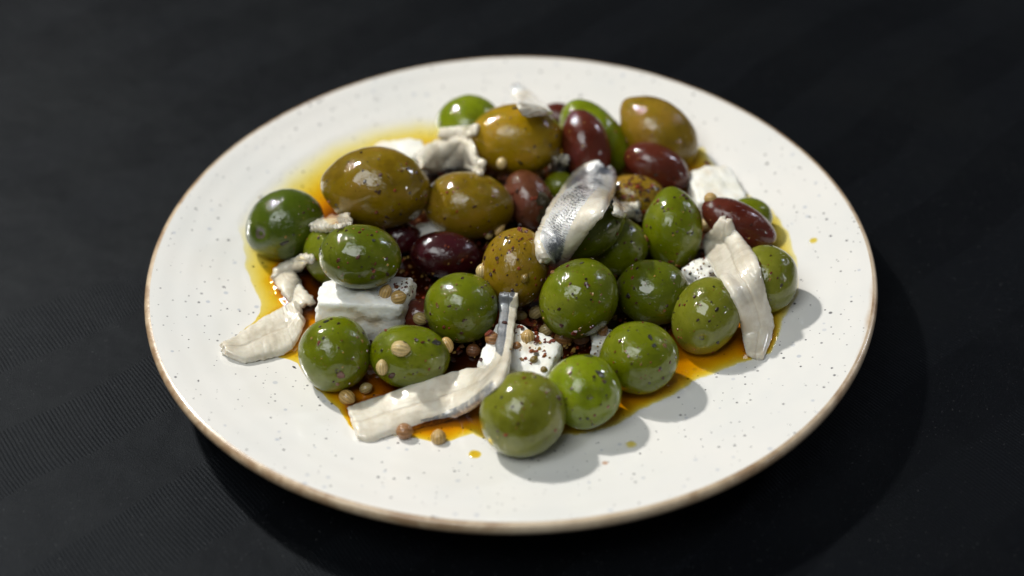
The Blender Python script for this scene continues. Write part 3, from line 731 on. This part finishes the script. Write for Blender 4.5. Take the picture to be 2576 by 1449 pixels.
FL = [ # u, v, size px, colour, stretch
 (857, 945, 22, PNK, 1, 'pinkish brown flake below the stem hole of the round green olive'), (848, 966, 15, PNK, 1, 'pinkish grey crumb at the foot of the round green olive'), (822, 808, 11, BLK, 1.6, 'black flake on the top of the round green olive'),
 (940, 605, 11, BLK, 1, 'black flake at the upper right of the olive on the feta'), (938, 677, 12, MAR, 1, 'upper dark red flake low on the olive on the feta'), (937, 698, 14, MAR, 1, 'lower dark red flake low on the olive on the feta'), (903, 695, 8, MAR, 1, 'faint dark fleck low on the olive on the feta'),
 (714, 612, 13, BLK, 2.2, 'long dark flake low on the lone left olive'), (738, 590, 8, BLK, 1, 'small dark fleck on the right side of the lone left olive'),
 (1047, 433, 10, MAR, 1, 'upper dark red flake on the right end of the largest amber olive'), (1062, 455, 9, MAR, 1, 'lower dark red flake on the right end of the largest amber olive'), (951, 400, 6, MAR, 1, 'tiny red speck on the top of the largest amber olive'),
 (1296, 272, 12, BLK, 1.8, 'black flake on the top of the golden amber olive'), (1308, 409, 13, BLK, 1.6, 'blue black flake low on the golden amber olive'), (1385, 365, 9, BLK, 1, 'dark blurred spot at the right end of the golden amber olive'),
 (1307, 577, 19, CHI, 1.3, 'rusty chili clump on the crown of the centre amber olive'), (1322, 583, 14, PNK, 1, 'pink brown chili crumb beside the clump on the centre amber olive'), (1272, 599, 12, BLK, 1, 'black flake at the upper left of the centre amber olive'),
 (1250, 649, 12, MAR, 1, 'maroon flake on the left side of the centre amber olive'), (1283, 633, 9, CHI, 1.5, 'orange red flake in an oil bead on the centre amber olive'), (1300, 717, 8, MAR, 1, 'small maroon flake low on the centre amber olive'), (1224, 622, 15, CHI, 1.3, 'orange chili flake left of the centre amber olive'), (1345, 574, 8, BLK, 1, 'tiny black flake at upper right of the centre amber olive'),
 (1476, 717, 15, MAR, 1.4, 'dark red flake in the middle of the large green olive'), (1373, 672, 8, BRN, 1, 'small brown fleck at the shoulder of the large green olive'), (1390, 685, 18, BRN, 1, 'brown fleshy crumb at the upper left of the large green olive'), (1440, 740, 10, GRY, 1, 'grey brown flake left of centre on the large green olive'), (1412, 818, 13, MAR, 1, 'dark flake at lower left of the large green olive'), (1463, 662, 9, GRY, 1.6, 'grey fleck near the top of the large green olive'),
 (1580, 743, 15, BLK, 1, 'black flake on the left of the green olive beside the large one'), (1660, 658, 9, MAR, 1.5, 'dark flake on the top edge of the green olive beside the large one'), (1555, 560, 14, MAR, 1.3, 'dark red flake on the pointed end of the draped olive'),
 (1627, 568, 9, CHI, 1, 'red fleck on the left side of the pointed green olive'), (1703, 583, 8, MAR, 1, 'small dark fleck low on the pointed green olive'),
 (1635, 848, 16, BLK, 1.3, 'upper black flake on the glossy front right olive'), (1645, 868, 15, BLK, 1, 'lower black flake on the glossy front right olive'), (1672, 870, 13, BRN, 1, 'brown flake at the shoulder of the glossy front right olive'), (1581, 832, 8, BLK, 1, 'small black fleck on the top of the glossy front right olive'), (1667, 951, 11, MAR, 1, 'maroon flake low on the glossy front right olive'), (1552, 934, 8, MAR, 1.4, 'thin dark flake at lower left of the glossy front right olive'),
 (1507, 940, 21, BLK, 1.6, 'large black flake on the bright green front olive'), (1520, 960, 13, MAR, 1, 'small maroon flake just below the large black one'), (1437, 978, 9, MAR, 1, 'maroon fleck in the highlight of the bright green front olive'), (1482, 896, 12, BLK, 2, 'dark flake lying on the crown of the bright green front olive'), (1413, 900, 11, BLK, 1.6, 'black flake at the upper left of the bright green front olive'),
 (1230, 838, 20, CHI, 1.3, 'red chili flake against the round centre olive, left of the upturned tail'), (1268, 812, 16, MAR, 1.2, 'maroon chili crumb in the gap left of the upturned tail'), (1445, 838, 18, CHI, 1.2, 'brown red chili crumb in the gap under the large green olive'), (1490, 820, 16, MAR, 1, 'dark chili crumb between the two dark seeds and the front right olive'), (1160, 872, 16, BRN, 1.2, 'brown crumb in the gap behind the long anchovy'), (1210, 905, 14, MAR, 1, 'maroon crumb on the left side of the spiced feta'),
 (1405, 1001, 18, MAR, 1.2, 'red brown chili flake where the two frontmost olives touch'), (1412, 988, 10, CHI, 1, 'bright red crumb on the red brown chili flake'), (1313, 1014, 11, MAR, 1, 'maroon fleck in the middle of the frontmost olive'), (1409, 1109, 9, PNK, 1, 'pinkish fleck at the lower right of the frontmost olive'),
 (1805, 862, 13, BLK, 1, 'dark flake low on the dimpled light green olive'), (1939, 618, 9, BLK, 1.4, 'dark flake on top of the pale olive at the far right'),
 (1047, 855, 12, MAR, 1.2, 'dark flake above the large pale seed on a green olive'), (971, 832, 13, CHI, 1, 'red chili flake between the large feta and the green olive with seeds'), (1018, 861, 8, BLK, 1.5, 'small black fleck just behind the large pale seed'), (1097, 862, 20, BLK, 1.6, 'black flake at the upper right of the olive with seeds'), (985, 945, 20, MAR, 1.3, 'wine red chili piece beside the lower pale seed'), (1135, 905, 22, MAR, 1.4, 'large dark chili piece right of the olive with seeds'),
 (1100, 770, 10, OCH, 1, 'ochre flake on the left of the round centre olive'), (1161, 837, 12, MAR, 1, 'maroon flake low on the round centre olive'), (1234, 690, 12, MAR, 1, 'dark flake at the upper right of the round centre olive'),
 (1325, 815, 26, CHI, 1.7, 'large red chili flake at the back of the spiced feta'), (1352, 822, 16, CHI, 1, 'red chili crumb right of the largest chili flake'), (1294, 830, 17, MAR, 1.2, 'dark red chili crumb left of the standing coriander seed'), (1390, 858, 16, CHI, 1.2, 'orange red chili crumb beside the brown coriander seed'),
 (1318, 926, 0, OCH, 1, ''), (1312, 905, 13, OCH, 1.7, 'translucent ochre flake on the front of the spiced feta'), (1349, 893, 15, GRY, 1.2, 'grey green herb flake in the middle of the spiced feta'), (1285, 880, 10, OCH, 1.6, 'small ochre flake on the left of the spiced feta'), (1335, 915, 9, CHI, 1, 'orange crumb at the front of the spiced feta'), (1372, 890, 9, CHI, 1, 'orange crumb at the right of the spiced feta'),
 (1780, 411, 20, CHI, 1.2, 'blurred rust brown chili piece at the back right edge of the heap'), (1655, 505, 14, CHI, 1, 'red chili crumb on the spice caked olive'), (1630, 480, 14, MAR, 1, 'dark crumb on the spice caked olive'), (1587, 465, 13, CHI, 1, 'rusty crumb behind the silver anchovy'), (1500, 400, 0, CHI, 1, ''),
 (998, 722, 15, CHI, 1.4, 'red chili smear on the back corner of the large feta'), (1625, 745, 0, MAR, 1, ''), (1657, 1000, 0, BLK, 1, ''), (1478, 1053, 11, BLK, 1, 'black fleck at the foot of the bright green front olive'), (1768, 640, 10, CHI, 1, 'red fleck on the pinkish feta'), (1745, 655, 8, OCH, 1, 'ochre fleck on the pinkish feta'),
 (740, 925, 10, BLK, 1.8, 'dark flake in the oil left of the round green olive'), (1650, 440, 11, BLK, 1.3, 'blurred dark mark on the lying red olive'), (1545, 440, 10, MAR, 1, 'dark crumb between the silver anchovy and the lying red olive'), (1100, 410, 9, CHI, 1, 'red fleck on the crumpled anchovy'), (1082, 405, 7, MAR, 1, 'dark fleck on the crumpled anchovy'),
]
def put(me, u, v, rpx, stretch, name='chili_flake', own=None):
    h = cast(u, v)
    if not h: return None
    if own and h[2] != own: return None
    r = rpx * .5 / FPX * h[3]; n = h[1]; t1 = n.cross(Vector((random.uniform(-1, 1), random.uniform(-1, 1), random.uniform(-1, 1)))).normalized(); t2 = n.cross(t1)
    Mx = Matrix((t1 * stretch, t2, n * .9)).transposed().to_4x4(); Mx = Matrix.Translation(h[0] - n * r * .12) @ Mx @ Matrix.Scale(r, 4)
    return Mx
for k, (u, v, r, colr, st, lab) in enumerate(FL):
    if not r: continue
    Mx = put(None, u, v, r * 1.1, st)
    if Mx is None: continue
    o = bpy.data.objects.new('chili_flake', FM[k % 9]); COL.objects.link(o); o.matrix_world = Mx; o.color = (*colr, 1)
    tag(o, lab, 'spice flake', 'chili and pepper flakes on the dish')
# the finest dust: nobody could count it
V = []; F = []; tone = []
def crumb(u, v, r, own=None, tr=(0, 1)):
    h = cast(u, v)
    if not h or h[2] in ('tablecloth', 'plate_body', 'rim_edge') and own is None: return
    if own and h[2] not in own: return
    r = r * .5 / FPX * h[3]; n = h[1]; t1 = n.orthogonal().normalized(); t2 = n.cross(t1); a0 = random.uniform(0, 6); st = random.uniform(1, 1.7)
    b = len(V); tn = random.uniform(*tr)
    for hgt, sc in ((-.1, 1), (.7, .65)):
        for j in range(5):
            a = a0 + 2 * math.pi * j / 5; q = r * sc * random.uniform(.7, 1.2)
            V.append(h[0] + t1 * math.cos(a) * q * st + t2 * math.sin(a) * q + n * r * hgt); tone.append(tn)
    for j in range(5): F.append((b + j, b + (j + 1) % 5, b + 5 + (j + 1) % 5, b + 5 + j))
    F.append(tuple(b + 5 + j for j in range(5)))
names = set(OLV)
for q in range(1000):
    a = random.uniform(0, 6.3); rr_ = math.sqrt(random.random())
    crumb(1330 + 640 * rr_ * math.cos(a), 690 + 420 * rr_ * math.sin(a), random.choice((2, 2.5, 3, 3, 4, 5, 7)), names)
for q in range(260): crumb(random.uniform(780, 1900), random.uniform(420, 1100), random.choice((6, 7, 8, 10)), names, (.05, .6))
for q in range(60): crumb(random.gauss(1340, 35), random.gauss(870, 34), random.choice((3, 4, 6, 9, 12)), {'F2'}, (.4, 1))
for q in range(60): crumb(random.gauss(1335, 40), random.gauss(822, 18), random.choice((6, 9, 12, 15)), {'F2', 'oil'}, (.25, .75))
for q in range(70): crumb(random.gauss(1297, 45), random.gauss(625, 45), random.uniform(2.5, 7), {'Y4'})
for q in range(90): crumb(random.gauss(1605, 40), random.gauss(485, 25), random.uniform(4, 11), {'Y6'})
for q in range(60): crumb(random.gauss(1000, 22), random.gauss(720, 20), random.uniform(2, 7), {'F1'})
for q in range(40): crumb(random.gauss(1755, 25), random.gauss(670, 20), random.uniform(3, 7), {'F5'})
for q in range(260): crumb(random.uniform(1200, 1560), random.uniform(780, 930), random.uniform(3, 8), {'oil', 'F6'})
for q in range(2200): crumb(random.uniform(930, 1720), random.uniform(430, 900), random.uniform(4, 13), {'oil'}, (.1, 1))
for q in range(120): crumb(random.uniform(560, 1990), random.uniform(400, 1110), random.uniform(2, 4.5), {'oil'})
for q in range(120): crumb(random.uniform(1380, 1560), random.uniform(420, 520), random.uniform(4, 10), {'oil', 'Y6', 'K5'})
o = mesh('spice_dust', V, F, M['crumb'], smooth=False, obst=False, attrs={'tone': tone})
tag(o, 'fine chili, pepper and herb dust sprinkled over olives, feta and oil', 'spices', None, 'stuff')
